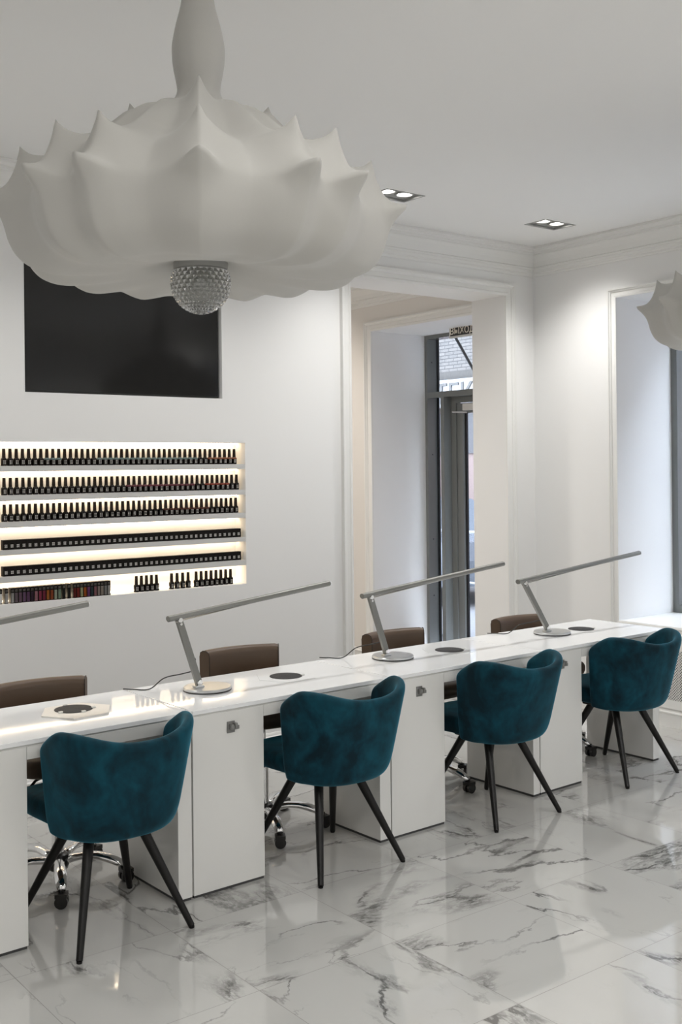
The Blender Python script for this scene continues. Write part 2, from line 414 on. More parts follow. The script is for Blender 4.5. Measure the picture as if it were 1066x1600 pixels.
# cornices: profile (projection, z)
def cornice_prof(top):
    z0 = top - 0.205
    P = [(0,0),(.010,.0),(.014,.008),(.014,.020),(.024,.026),(.026,.046),(.034,.050),(.036,.060),(.030,.066),(.033,.075),(.040,.100),(.052,.124),(.066,.142),(.066,.150),(.074,.153),(.074,.168),(.082,.172),(.086,.186),(.095,.190),(.095,.205),(0,.205)]
    return [(p, z0+z) for p, z in P]
def rect_sweep(prof, x0, y0, x1, y1, name, m):
    fr = []
    for (x, y, sx, sy) in ((x0,y0,1,1),(x1,y0,-1,1),(x1,y1,-1,-1),(x0,y1,1,-1)):
        fr.append(((x, y, 0), Vector((sx, sy, 0)), Vector((0, 0, 1))))
    return struct(MB().sweep(prof, fr, close=True).build(name, m))
rect_sweep(cornice_prof(CH-.0005), XL, YF, XR, YB, 'trim_1', trim_m)
rect_sweep(cornice_prof(VCH-.0005), 3.7, YB+WT, XR-.003, 9.2, 'trim_2', trim_m)
# baseboards
BBP = [(0,0),(.016,0),(.016,.088),(.022,.092),(.022,.100),(.014,.106),(.012,.114),(.008,.122),(0,.122)]
def baseboard(p, q, nrm, name, m=None):
    A = Vector(nrm); B = Vector((0,0,1))
    return struct(MB().sweep(BBP, [(p, A, B), (q, A, B)]).build(name, m or trim_m))
TW = 0.085
baseboard((XL, YB, 0), (OX0-TW, YB, 0), (0,-1,0), 'baseboard_back')
baseboard((OX1+TW, YB, 0), (XR, YB, 0), (0,-1,0), 'baseboard_back_2')
baseboard((XR, YF, 0), (XR, YB, 0), (-1,0,0), 'baseboard_right')
baseboard((XR-.003, DB[1]+TW, 0), (XR-.003, 9.2, 0), (-1,0,0), 'baseboard_vestibule')
baseboard((XL, YF, 0), (XL, YB, 0), (1,0,0), 'baseboard_left')
baseboard((XL, YF, 0), (XR, YF, 0), (0,1,0), 'baseboard_front')
# door/window surrounds
def surround(u0, u1, z0, z1, P, name, m, sill=False, wd=TW):
    """P(u,z,d) -> point, d out of the wall. architrave with mitred corners"""
    k = wd/0.085
    prof = [(0,0),(0,.012),(.016*k,.016),(.022*k,.010),(.052*k,.010),(.056*k,.018),(.066*k,.022),(.072*k,.030),(wd,.030),(wd,0)]
    o = Vector(P(0,0,0)); U = Vector(P(1,0,0))-o; Z = Vector(P(0,1,0))-o; N = Vector(P(0,0,1))-o
    fr = []
    pts = [(u0,z0,-1,-1 if sill else 0),(u0,z1,-1,1),(u1,z1,1,1),(u1,z0,1,-1 if sill else 0)]
    for (u,z,du,dz) in pts: fr.append((Vector(P(u,z,0)), U*du + Z*dz, N))
    return struct(MB().sweep(prof, fr, close=sill).build(name, m))
surround(OX0, OX1, 0, OZ, lambda u,z,d: (u, YB-d, z), 'trim_3', trim_m)
surround(*W1, WZ0, WZ1, lambda u,z,d: (XR-d, u, z), 'trim_4', trim_m, sill=True, wd=0.062)
surround(*W2, WZ0, WZ1, lambda u,z,d: (XR-d, u, z), 'trim_5', trim_m, sill=True, wd=0.062)
surround(*DB, 0, DZ1, lambda u,z,d: (XR-.003-d, u, z), 'trim_6', trim_m)

# ------------------------------------------------------------------ windows
def window(n, y0, y1):
    r = sempty('window_%d' % n, (RX, (y0+y1)/2, WZ0)); L = Vector((RX, (y0+y1)/2, WZ0))
    inv = lambda p: tuple(Vector(p)-L)
    mb = MB(); fw_ = 0.05; x1 = RX+0.11
    mb.box(inv((RX,y0,WZ0)), inv((x1,y0+fw_,WZ1))); mb.box(inv((RX,y1-fw_,WZ0)), inv((x1,y1,WZ1)))
    mb.box(inv((RX,y0+fw_,WZ0)), inv((x1,y1-fw_,WZ0+.06))); mb.box(inv((RX,y0+fw_,WZ1-.06)), inv((x1,y1-fw_,WZ1)))
    o = mb.build('window_frame', frame_m, r)
    g = MB().box(inv((RX+.085,y0+fw_,WZ0+.06)), inv((RX+.089,y1-fw_,WZ1-.06))).build('window_glass', pane_m, r)
    s = MB().box(inv((XR-.004,y0,WZ0-.03)), inv((RX-.0005,y1,WZ0+.003))).build('window_sill', trim_m, r)
    return r
window(1, *W1); window(2, *W2)

# radiator grille panel under the window (no cavity: a dark sheet behind it paints the shade inside)
rg = thing('radiator_grille', 'white perforated radiator cover set in the wall below the right window', 'radiator cover', (XR, 3.9, 0.15))
def RG(x, y, z): return (x-XR, y-3.9, z-0.15)
mb = MB(); gy0, gy1, gz0, gz1 = 3.2, 4.56, 0.182, 0.515
mb.box(RG(XR-.018,gy0-.12,0.125), RG(XR-.0005,gy1+.06,gz0)); mb.box(RG(XR-.018,gy0-.12,gz1), RG(XR-.0005,gy1+.06,0.60))
mb.box(RG(XR-.018,gy1,gz0), RG(XR-.0005,gy1+.06,gz1)); mb.box(RG(XR-.018,gy0-.12,gz0), RG(XR-.0005,gy0,gz1))
mb.build('cover_frame', trim_m, rg)
MB().box(RG(XR-.012,gy0,gz0), RG(XR-.0105,gy1,gz1)).build('perforated_panel', grille_m, rg)
MB().box(RG(XR-.003,gy0,gz0), RG(XR-.0005,gy1,gz1)).build('cavity_shade_sheet', dark_gap_m, rg)

# ------------------------------------------------------------------ glazed entrance
dr = sempty('door_1', (6.784, 6.73, 0)); DL_ = Vector((6.784, 6.73, 0))
iv = lambda p: tuple(Vector(p)-DL_)
FXp = 6.784
mb = MB()
y1 = DB[1]; y0 = DB[0]
mb.box(iv((FXp, y1-.035, 0)), iv((FXp+.115, y1-.0005, DZ1-.0005)))             # left post
mb.box(iv((FXp, y0, 0)), iv((FXp+.115, y0+.05, DZ1)))
mb.box(iv((FXp, y0+.05, DZ1-.035)), iv((FXp+.115, y1-.035, DZ1)))
mb.box(iv((FXp, y0+.05, 2.374)), iv((FXp+.10, y1-.035, 2.426)))              # transom
mb.box(iv((FXp, 7.238, 0)), iv((FXp+.09, 7.284, 2.374)))           # mullion
mb.build('door_frame', frame_m, dr)
mb = MB()
mb.box(iv((FXp+.115, y1-.06, 0)), iv((FXp+.13, y1-.02, DZ1)))
mb.build('gasket', frame_d, dr)
mb = MB()
for z in (.55, 1.07, 1.85, 2.70): mb.lathe([(.006,-.001),(.006,.001),(.003,.0015)], 10, (0,0,0), 'Y') if False else mb.box(iv((FXp+.05, y1-.036, z)), iv((FXp+.062, y1-.0352, z+.012)))
mb.build('screw_heads', frame_d, dr)
g = MB().box(iv((FXp+.10, y0+.05, 2.426)), iv((FXp+.104, y1-.035, DZ1-.035))); g.box(iv((FXp+.10, 7.284, 0.03)), iv((FXp+.104, y1-.035, 2.374)))
g.build('side_glass', pane_m, dr)
# door set behind the mullion: casing, leaf, glass, closer
DXp = 6.874
mb = MB()
mb.box(iv((DXp, 7.175, 0)), iv((DXp+.06, 7.238, 2.374))); mb.box(iv((DXp, 6.05, 2.32)), iv((DXp+.06, 7.175, 2.374)))
mb.box(iv((DXp, 6.02, 0)), iv((DXp+.06, 6.08, 2.374)))
mb.build('door_casing', frame_m, dr)
leaf = MB(); lx = DXp+.012
leaf.box(iv((lx, 7.095, 0.01)), iv((lx+.06, 7.172, 2.315))); leaf.box(iv((lx, 6.09, 0.01)), iv((lx+.06, 6.17, 2.315)))
leaf.box(iv((lx, 6.17, 2.225)), iv((lx+.06, 7.095, 2.315))); leaf.box(iv((lx, 6.17, 0.01)), iv((lx+.06, 7.095, 0.12)))
lf = leaf.build('door_leaf', frame_m, dr)
MB().box(iv((lx+.03, 6.17, 0.12)), iv((lx+.034, 7.095, 2.225))).build('door_glass', pane_m, lf)
MB().box(iv((lx+.022, 7.075, 0.12)), iv((lx+.042, 7.095, 2.225))).build('glass_gasket', frame_d, lf)
cl = MB().box(iv((lx-.045, 6.80, 2.245)), iv((lx, 7.06, 2.305)), .004).build('door_closer', sign_white, dr)
MB().tube([iv((lx-.05, 7.0, 2.225)), iv((lx-.08, 7.15, 2.235)), iv((lx-.03, 7.2, 2.24))], .007, 8).build('closer_arm', alu_b_m, cl)

# exit sign in front of the frame
def text_mesh(name, s, size, m, parent, loc, rot, bold=0.0, ext=0.001, xs=1.0):
    cu = bpy.data.curves.new(name, 'FONT'); cu.body = s; cu.size = size; cu.extrude = ext; cu.offset = bold
    cu.align_x = 'CENTER'; cu.align_y = 'CENTER'
    o = bpy.data.objects.new(name, cu); C.objects.link(o)
    bpy.context.view_layer.update()
    me = bpy.data.meshes.new_from_object(o.evaluated_get(bpy.context.evaluated_depsgraph_get()))
    C.objects.unlink(o); bpy.data.objects.remove(o)
    me.materials.clear(); me.materials.append(m)
    q = bpy.data.objects.new(name, me); C.objects.link(q); q.parent = parent; q.location = loc
    q.rotation_euler = rot; q.scale = (xs, 1, 1); return q
TR = (PI/2, 0, -PI/2)          # text facing -X
sg = thing('exit_sign', 'small rectangular exit sign with pale Cyrillic letters above the glass door', 'sign', (6.60, 6.80, 2.862))
MB().box((0,-.165,0),(.018,.165,.115),.003).build('sign_box', sign_white, sg)
MB().box((-.002,-.148,.018),(0,.148,.095)).build('sign_panel', sign_dark, sg)
text_mesh('sign_letters', 'ВЫХОД', .080, sign_txt, sg, (-.003, 0, .0565), TR, bold=.0006, xs=1.02)
for hy in (-.1, .1): MB().tube([(.009,hy,.115),(.009,hy,.24)], .003, 6).build('hanger', alu_b_m, sg)

# ------------------------------------------------------------------ street outside
ZS = -0.12
struct(MB().box((OUT, -12, ZS-.1), (13, 34, ZS)).build('street_ground', pave_m))
bd = thing('brick_building', 'pale brick building across the street seen through the glass door', 'building', (12.5, 12, ZS))
BL = Vector((12.5, 12, ZS)); bi = lambda p: tuple(Vector(p)-BL)
MB().box(bi((12.5, -10, 3.30)), bi((13.2, 32, 9))).build('brick_wall', brick_m, bd)
MB().box(bi((12.5, -10, ZS)), bi((13.2, 32, 3.05))).build('ground_floor_wall', pink_m, bd)
MB().box(bi((12.36, -10, 3.05)), bi((13.2, 32, 3.18))).box(bi((12.44, -10, 3.18)), bi((13.2, 32, 3.30))).build('ledge', ledge_m, bd)
MB().box(bi((12.47, 11.0, 1.95)), bi((12.51, 14.5, 2.62))).build('shop_window', cmat('dark_shopfront', (.018,.016,.02)), bd)
psn = thing('shop_sign', 'white shop sign board with large grey Cyrillic letters on the brick building', 'sign', (12.26, 12.66, 2.70))
MB().box((0,-2.2,0),(.08,2.2,.45)).build('sign_board', board_m, psn)
text_mesh('sign_letters', 'АПТЕКА', .44, letter_m, psn, (-.012, 0.34, .205), TR, bold=.004, ext=.008, xs=1.06)
aw = thing('awning', 'dark canvas awning over the entrance seen through the upper pane', 'awning', (6.97, 6.7, 3.05))
MB().prism([(0,.55),(0,.50),(1.1,-.02),(1.1,.02)], -2.2, .70, 'Y').build('canopy', awn_m, aw)
MB().box((1.08,-2.2,-.42),(1.10,.70,.0)).build('valance', awn_m, aw)
MB().tube([(.02,.76,.02),(1.08,.76,.02)], .012, 8).tube([(.3,.95,.02),(.86,1.16,-.40)], .014, 8).build('support_arm', black_p, aw)
# car
cr = thing('car', 'silver blue hatchback parked on the street beyond the door', 'car', (10.6, 12.3, ZS), PI/2)
prof = [(-2.0,.28),(-2.03,.62),(-1.95,.86),(-1.35,.95),(-.70,1.38),(.75,1.42),(1.55,1.02),(1.98,.92),(2.05,.55),(2.0,.28)]
mb = MB(); mb.prism(prof, -.82, .82, 'Y')
mb.build('body', car_m, cr)
for s in (-1, 1):
    MB().prism([(-1.18,.96),(-.62,1.32),(.10,1.34),(.10,.96)], s*.822, s*.83, 'Y').prism([(.18,.96),(.18,1.34),(.70,1.34),(1.25,1.02),(1.2,.96)], s*.822, s*.83, 'Y').build('side_window', car_g, cr)
    for x in (-1.28, 1.30):
        wq = MB().lathe([(.20,-.1),(.31,-.1),(.32,-.06),(.32,.06),(.31,.1),(.20,.1)], 24, (x, s*.76, .32), 'Y').build('wheel', tyre_m, cr, **SM)
        MB().lathe([(.19,-.105),(.17,-.112),(.05,-.105)], 16, (x, s*.76, .32), 'Y').build('hub_cap', steel_m, wq) if s < 0 else MB().lathe([(.19,.105),(.17,.112),(.05,.105)], 16, (x, s*.76, .32), 'Y').build('hub_cap', steel_m, wq)
# crowd barrier
br = thing('barrier', 'grey tubular metal barrier standing on the pavement outside the door', 'barrier', (8.2, 8.05, ZS), PI/2)
mb = MB()
mb.tube([(-1.1,0,.05),(-1.1,0,1.13),(-1.05,0,1.16),(1.05,0,1.16),(1.1,0,1.13),(1.1,0,.05)], .019, 8)
mb.tube([(-1.1,0,.62),(1.1,0,.62)], .014, 8)
mb.build('frame', steel_m, br)
mb = MB()
for k in range(14):
    x = -1.0+k*.154; mb.tube([(x,0,.62),(x,0,1.15)], .008, 6)
mb.build('bars', steel_m, br)
for fx_ in (-.8, .8): MB().tube([(fx_,-.25,.02),(fx_,.25,.02)], .02, 8).tube([(fx_,0,.02),(fx_,0,.62)], .014, 8).build('foot', steel_m, br)

# ------------------------------------------------------------------ recessed downlights
def downlight():  # frame, housing, two gimbals
    t = thing('recessed_downlight', 'x', 'ceiling light', (0,0,CH), 0, None)
    mb = MB(); a, b = FX/2, FY/2
    for (p, q, r_, s) in ((-a-.004,-b-.004,a+.004,-b+.008),(-a-.004,b-.008,a+.004,b+.004),(-a-.004,-b-.004,-a+.008,b+.004),(a-.008,-b-.004,a+.004,b+.004)):
        mb.box((p,q,-.003),(r_,s,.012))
    mb.build('frame', can_m, t)
    MB().box((-a+.001,-b+.001,.085),(a-.001,b-.001,.0895)).build('housing', can_in, t)
    for k, sgn in enumerate((-1, 1)):
        c = (sgn*.068, 0, 0)
        ring = MB().lathe([(.048,.012),(.060,.010),(.062,.016),(.056,.045),(.050,.045)], 28, c, cap=False).build('gimbal_ring', can_m, t, **SM)
        MB().lathe([(.0,.030),(.049,.026),(.049,.032)], 28, c, cap=False).build('lens', lamp_m, ring, **SM)
    return t
def spot(loc, W, col, size=105, blend=.75, aim=None):
    l = bpy.data.lights.new('downlight_beam', 'SPOT'); l.energy = W; l.color = col; l.spot_size = math.radians(size)
    l.spot_blend = blend; l.shadow_soft_size = .09
    o = bpy.data.objects.new('downlight_beam', l); C.objects.link(o); o.location = loc
    if aim: o.rotation_euler = (Vector(aim)-Vector(loc)).to_track_quat('-Z', 'Y').to_euler()
    return o
d0 = downlight(); first = True
for i, (x, y) in enumerate(lights):
    if y > 3: lab = {0: 'double recessed downlight in the ceiling next to the room corner', 1: 'double recessed downlight half hidden behind the large pendant lamp'}.get(i, 'double recessed downlight in the back row, %s from the window wall' % ordn(i+1))
    else: lab = 'double recessed downlight in the %s row, %s from the window wall' % ('front' if y < 1 else 'added unseen middle', ordn(i % 6 + 1))
    grp = None if i < 2 else ('back row downlights' if y > 3 else 'other ceiling downlights')
    if i == 0: d0.location = (x, y, CH); o = d0; o['label'] = lab
    else: o = dup(d0, (x, y, CH), label=lab, group=grp)
    for s in (-1, 1):
        spot((x+s*.068, y, CH+.012), SPOT_W*(1.35,1.25,.72,.74,.9,.9)[i % 6] if y > 3 else FRONT_W if y < 1 else MID_FILL_W, SPOT_COL, 125 if y > 3 else 155, 1.0)
# vestibule lamp (warm)
vl = dup(d0, (5.45, 8.25, VCH), label='double recessed downlight in the vestibule ceiling behind the passage')
for s in (-1, 1): spot((5.45+s*.068, 8.25, VCH-.004), 60, (1.0, .92, .84), 150, 1.0)

v2 = dup(d0, (4.55, 6.95, VCH), label='added unseen double downlight in the vestibule ceiling nearest the back wall')  # added out of view to brighten the passage jamb
for s in (-1, 1): spot((4.55+s*.068, 6.95, VCH-.004), 110, (1.0, .94, .87), 150, 1.0)

# ------------------------------------------------------------------ television
tv = thing('television', 'large black flat screen television recessed in the white back wall', 'television', ((TX0+TX1)/2, YB+.07, TZ0))
hw = (TX1-TX0)/2
MB().box((-hw+.004,-.052,.004),(hw-.014,-.001,TZ1-TZ0-.004),.002).build('bezel', black_p, tv)
MB().box((-hw+.010,-.0545,.012),(hw-.020,-.052,TZ1-TZ0-.010)).build('screen', tv_m, tv)

# ------------------------------------------------------------------ display niche
SH = [(1.744,1.774),(1.589,1.620),(1.449,1.480),(1.306,1.333),(1.163,1.194)]
names = ['topmost','second','third','fourth','lowest']
for k, (a, b) in enumerate(SH):
    s = thing('display_shelf', '%s white shelf board across the glowing wall niche' % names[k], 'shelf', ((NX0+NX1)/2, YB, a), 0, 'shelves of the wall niche')
    hwn = (NX1-NX0)/2
    MB().box((-hwn+.0005,.001,0),(hwn-.0005,.100,b-a)).build('board', cmat('shelf_grey_white', (.62,.615,.60)), s)
    MB().box((-hwn+.01,.082,-.006),(hwn-.01,.094,-.0005)).build('led_strip', led_m, s)
s = thing('led_strip_light', 'warm led strip along the top of the wall niche', 'light strip', ((NX0+NX1)/2, YB+.09, NZ1-.008))
MB().box((-hwn+.01,-.008,0),(hwn-.01,.004,.0075)).build('led_strip', led_m, s)
s = dup(s, ((NX0+NX1)/2, YB+.112, NZ0+.0015), label='warm led strip along the bottom of the wall niche')

# bottle prototype
def bottle(x, z, lab, grp, col=None, first=[None]):
    if first[0] is None:
        t = thing('nail_polish_bottle', lab, 'bottle', (x, YB+.045, z), 0, grp)
        MB().lathe([(.0145,0),(.0160,.002),(.0163,.024),(.0158,.036),(.0125,.041),(.0090,.043)], 16).build('glass_body', bottle_m, t, **SM)
        MB().lathe([(.0094,.041),(.0098,.043),(.0084,.089),(.0076,.091)], 14).build('cap', cap_m, t, **SM)
        mb = MB()
        for r in range(3):
            for q in range(2): mb.box((-.007+q*.0075,-.0158,.010+r*.0075),(-.002+q*.0075,-.0150,.0135+r*.0075))
        mb.build('printed_label', mark_m, t)
        first[0] = t
    else:
        t = dup(first[0], (x, YB+.045, z), label=lab, group=grp)
    if col:
        o = MB().lathe([(.0166,.0315),(.0165,.036),(.0130,.0415),(.0105,.0418)], 14).build('coloured_band', col, t, **SM)
    return t

teal_b = cmat('pale_teal_polish', (.10,.15,.145)); orange_b = cmat('orange_polish', (.18,.05,.015)); mag_b = cmat('magenta_polish', (.10,.012,.025)); red_b = cmat('red_polish', (.22,.03,.012)); brn_b = cmat('rust_polish', (.08,.02,.01))
proto_band = {}
def row(zi, n, x1, col_of, rn, step=None, x0=2.110):
    for i in range(n):
        x = x0 + (x1-x0)*i/(n-1)
        c, cn = col_of(i)
        pos = 'at the right end' if i == n-1 else '%s from the right' % ordn(n-i)
        desc = 'black nail polish bottle with %s shoulder' % cn if c else 'plain black nail polish bottle'
        lab, g = '%s, %s on the %s shelf' % (desc, pos, rn), 'bottles on the %s shelf' % rn
        t = bottle(x, zi, lab, g)
        if g is None and 'group' in t: del t['group']
        if c:
            if c.name not in proto_band:
                proto_band[c.name] = MB().lathe([(.0166,.0315),(.0165,.036),(.0130,.0415),(.0105,.0418)], 14).build('coloured_band', c, t, **SM)
            else:
                o = proto_band[c.name].copy(); C.objects.link(o); o.parent = t
row(1.7745, 43, 3.534, lambda i: (orange_b,'orange') if i >= 37 else ((teal_b,'pale teal') if 7 <= i <= 9 or 16 <= i <= 34 else (None,'')), 'top')
row(1.6205, 43, 3.549, lambda i: (red_b,'red') if 36 <= i <= 40 else ((mag_b,'magenta') if 21 <= i <= 33 else (None,'')), 'second')
row(1.4805, 43, 3.542, lambda i: (brn_b,'rust') if 28 <= i <= 36 else (None,''), 'third')
for (xa, xb, n, gname) in ((2.872,3.000,5,'left cluster of five'),(3.098,3.208,4,'middle cluster of four'),(3.262,3.500,8,'right cluster of eight')):
    for i in range(n):
        x = xa+(xb-xa)*i/(n-1)
        lab, g = 'black bottle, %s from the left in the %s on the niche bottom' % (ordn(i+1), gname), 'bottles on the niche bottom'
        t = bottle(x, NZ0+.001, lab, g)
        if g is None and 'group' in t: del t['group']
# black cartons, two shelves
cart = None
def carton(x, z, lab, grp):
    global cart
    if cart is None:
        cart = thing('polish_carton', lab, 'box', (x, YB+.040, z), 0, grp)
        MB().box((-.0162,-.016,0),(.0162,.016,.0515),.0006).build('carton_body', box_m, cart)
        mb = MB()
        for r, zz in enumerate((.0205,.0115)):
            for q in range(2):
                u = -.0075+q*.0080
                mb.box((u,-.0168,zz),(u+.0062,-.0161,zz+.0022)); mb.box((u,-.0168,zz+.0048),(u+.0062,-.0161,zz+.0070)); mb.box((u,-.0168,zz),(u+.0020,-.0161,zz+.0070))
        mb.build('printed_mark', mark_m, cart)
        return cart
    t = dup(cart, (x, YB+.040, z), label=lab, group=grp)
    if grp is None and 'group' in t: del t['group']
    return t
for zi, rn in ((1.3335,'upper'),(1.1945,'lower')):
    n = 45
    for i in range(n):
        x = 2.110 + (3.548-2.110)*i/(n-1)
        lab, g = 'black carton with pale print, %s from the right in the %s carton row' % (ordn(n-i), rn), 'black cartons in the %s row' % rn
        carton(x, zi, lab, g)
# swatch cartons at the bottom left
SW = [((2.075,2.140),['grey','silver','silver']),
      ((2.160,2.400),['mauve grey','mauve','lilac','purple','dark purple','pink','rose','crimson','orange','dark orange','light green','pale green']),
      ((2.425,2.455),['black','black']),
      ((2.487,2.690),['dark red','red','light olive','bright orange','violet','dark teal','dusty rose','sand','beige','grey','silver'])]
SC = {'grey':(.25,.25,.25),'silver':(.45,.44,.42),'mauve grey':(.20,.15,.17),'mauve':(.20,.12,.17),'lilac':(.22,.12,.22),'purple':(.16,.07,.16),'dark purple':(.05,.025,.05),'pink':(.42,.20,.24),'rose':(.35,.05,.10),'crimson':(.25,.02,.06),'orange':(.50,.15,.02),'dark orange':(.35,.08,.02),'light green':(.40,.50,.34),'pale green':(.28,.38,.28),'black':(.015,.014,.015),'dark red':(.14,.012,.01),'red':(.25,.025,.02),'light olive':(.42,.42,.24),'bright orange':(.62,.12,.015),'violet':(.20,.06,.20),'dark teal':(.03,.06,.07),'dusty rose':(.34,.15,.17),'sand':(.34,.28,.25),'beige':(.36,.32,.27)}
protoS = None; nm_g = ['leftmost','long second','short black','right hand']
for gi, ((xa, xb), cols) in enumerate(SW):
    for i, cn in enumerate(cols):
        x = xa+(xb-xa)*i/(len(cols)-1)
        lab = '%s swatch carton in the %s group on the niche bottom' % (cn, nm_g[gi])
        g = 'swatch cartons on the niche bottom'
        if cols.count(cn) > 1: lab = '%s swatch carton, %s from the left in the %s group on the niche bottom' % (cn, ordn(i+1), nm_g[gi])
        if protoS is None:
            protoS = thing('polish_carton', lab, 'box', (x, YB+.035, NZ0+.001))
            MB().box((-.0094,-.018,0),(.0094,.018,.080),.0006).build('carton_body', box_m, protoS)
            mb = MB()
            for r in range(2):
                for q in range(2): mb.box((-.006+q*.0065,-.0188,.060+r*.007),(-.001+q*.0065,-.0181,.0645+r*.007))
            mb.build('printed_mark', cmat('dim_print', (.12,.11,.10)), protoS); t = protoS
        else:
            t = dup(protoS, (x, YB+.035, NZ0+.001), label=lab)
        if g: t['group'] = g
        MB().box((-.0072,-.0188,.004),(.0072,-.0181,.054)).build('colour_window', cmat('swatch_'+cn, tuple(min(.85, q*1.9) for q in SC[cn])), t)

# ------------------------------------------------------------------ manicure desks
YD0, YD1, TZ, = 3.828, 4.405, 0.765
mods = [(1.24,1.620,2.250,2.317),(2.321,2.675,3.328,3.397),(3.401,3.751,4.400,4.452),(4.456,4.806,5.459,5.525)]
dlab = ['leftmost white gloss manicure desk cut off by the photo edge','white gloss manicure desk second from the left','white gloss manicure desk third from the left','white gloss manicure desk at the right end near the window']
def YY(y): return y-3.828
for k, (x0, x1, x2, x3) in enumerate(mods):
    t = thing('manicure_desk', dlab[k], 'desk', D(x0, 3.828, 0), DRZ, 'row of manicure desks')
    X = lambda x: x-x0
    end = x3 + (0.09 if k == 3 else 0.0)
    MB().box((X(x0)+.0005,-.006,.747),(X(end)-.0005,YY(YD1),TZ),.0015).build('tabletop', top_m, t)
    MB().box((X(x0)+.001,.004,.738),(X(x3)-.001,YY(YD1)-.02,.747)).build('shadow_gap', gloss_m, t)
    # pedestal carcass
    MB().box((X(x0)+.001,.020,.012),(X(x1)-.002,.49,.738),.001).build('pedestal', gloss_m, t)
    dd = MB().box((X(x0)+.002,.0,.012),(X(x1)-.001,.019,.738),.001).build('pedestal_door', gloss_m, t)
    MB().box((X(x0)+.006,.006,0),(X(x1)-.004,.47,.012)).build('plinth', dark_gap_m, t)
    # chrome cam lock
    lx_ = X(x1)-.165; lz = .672
    lockb = MB().box((lx_-.022,-.004,lz-.024),(lx_+.016,0,lz+.024),.001).build('door_lock', cmat('dark_chrome_lock', (.22,.22,.21)), dd)
    MB().box((lx_-.014,-.018,lz-.010),(lx_+.030,-.004,lz+.006),.002).box((lx_+.006,-.024,lz-.004),(lx_+.018,-.004,lz+.018),.002).lathe([(.008,-.022),(.008,-.004)], 14, (lx_-.006,0,lz+.006), 'Y').build('lock_latch', cmat('dark_chrome_lock', (.22,.22,.21)), lockb, **SM)
    MB().box((X(x0)+.346+.0 if False else X(x1),.0,.692),(X(x2)+.002,.018,.738)).build('apron', gloss_m, t)
    MB().box((X(x2)+.001,0,.012),(X(x3)-.002,.485,.738),.001).build('side_panel', gloss_m, t)
    MB().box((X(x2)+.005,.005,0),(X(x3)-.006,.47,.012)).build('panel_plinth', dark_gap_m, t)

# dust extraction plates
def hexpl(cx_, raised, lab, grp=None):
    t = thing('dust_extractor', lab, 'dust extractor', D(cx_, 4.135 if raised else 4.165, TZ+.0002), DRZ, grp)
    R_ = .152; z1 = .006 if raised else .0012
    MB().prism([(R_*math.cos(a), R_*math.sin(a)*.98) for a in [PI/3*i+.02 for i in range(6)]], 0, z1).build('plate', hexp_m if raised else top_m, t)
    dx, dy = (0.0, 0.026) if raised else (.0, 0)
    MB().lathe([(.077,z1-.001),(.077,z1+.002),(.074,z1+.003)], 40, (dx,dy,0)).build('filter_mesh', mesh_disk_m, t, **SM)
    for a in ((205,90,335,275) if raised else (330,)):
        MB().box((dx+.079*math.cos(math.radians(a))-.009, dy+.079*math.sin(math.radians(a))-.006, z1),(dx+.079*math.cos(math.radians(a))+.009, dy+.079*math.sin(math.radians(a))+.006, z1+.007),.002).build('clip', clip_m, t)
    return t
hexpl(1.962, True, 'raised hexagonal plate with black round filter on the leftmost desk')
hexpl(3.041, False, 'flush hexagonal plate with black round filter on the second desk from the left')
hexpl(4.123, False, 'flush hexagonal plate with black round filter on the third desk from the left')
hexpl(5.229, False, 'flush hexagonal plate with black round filter on the desk nearest the window')

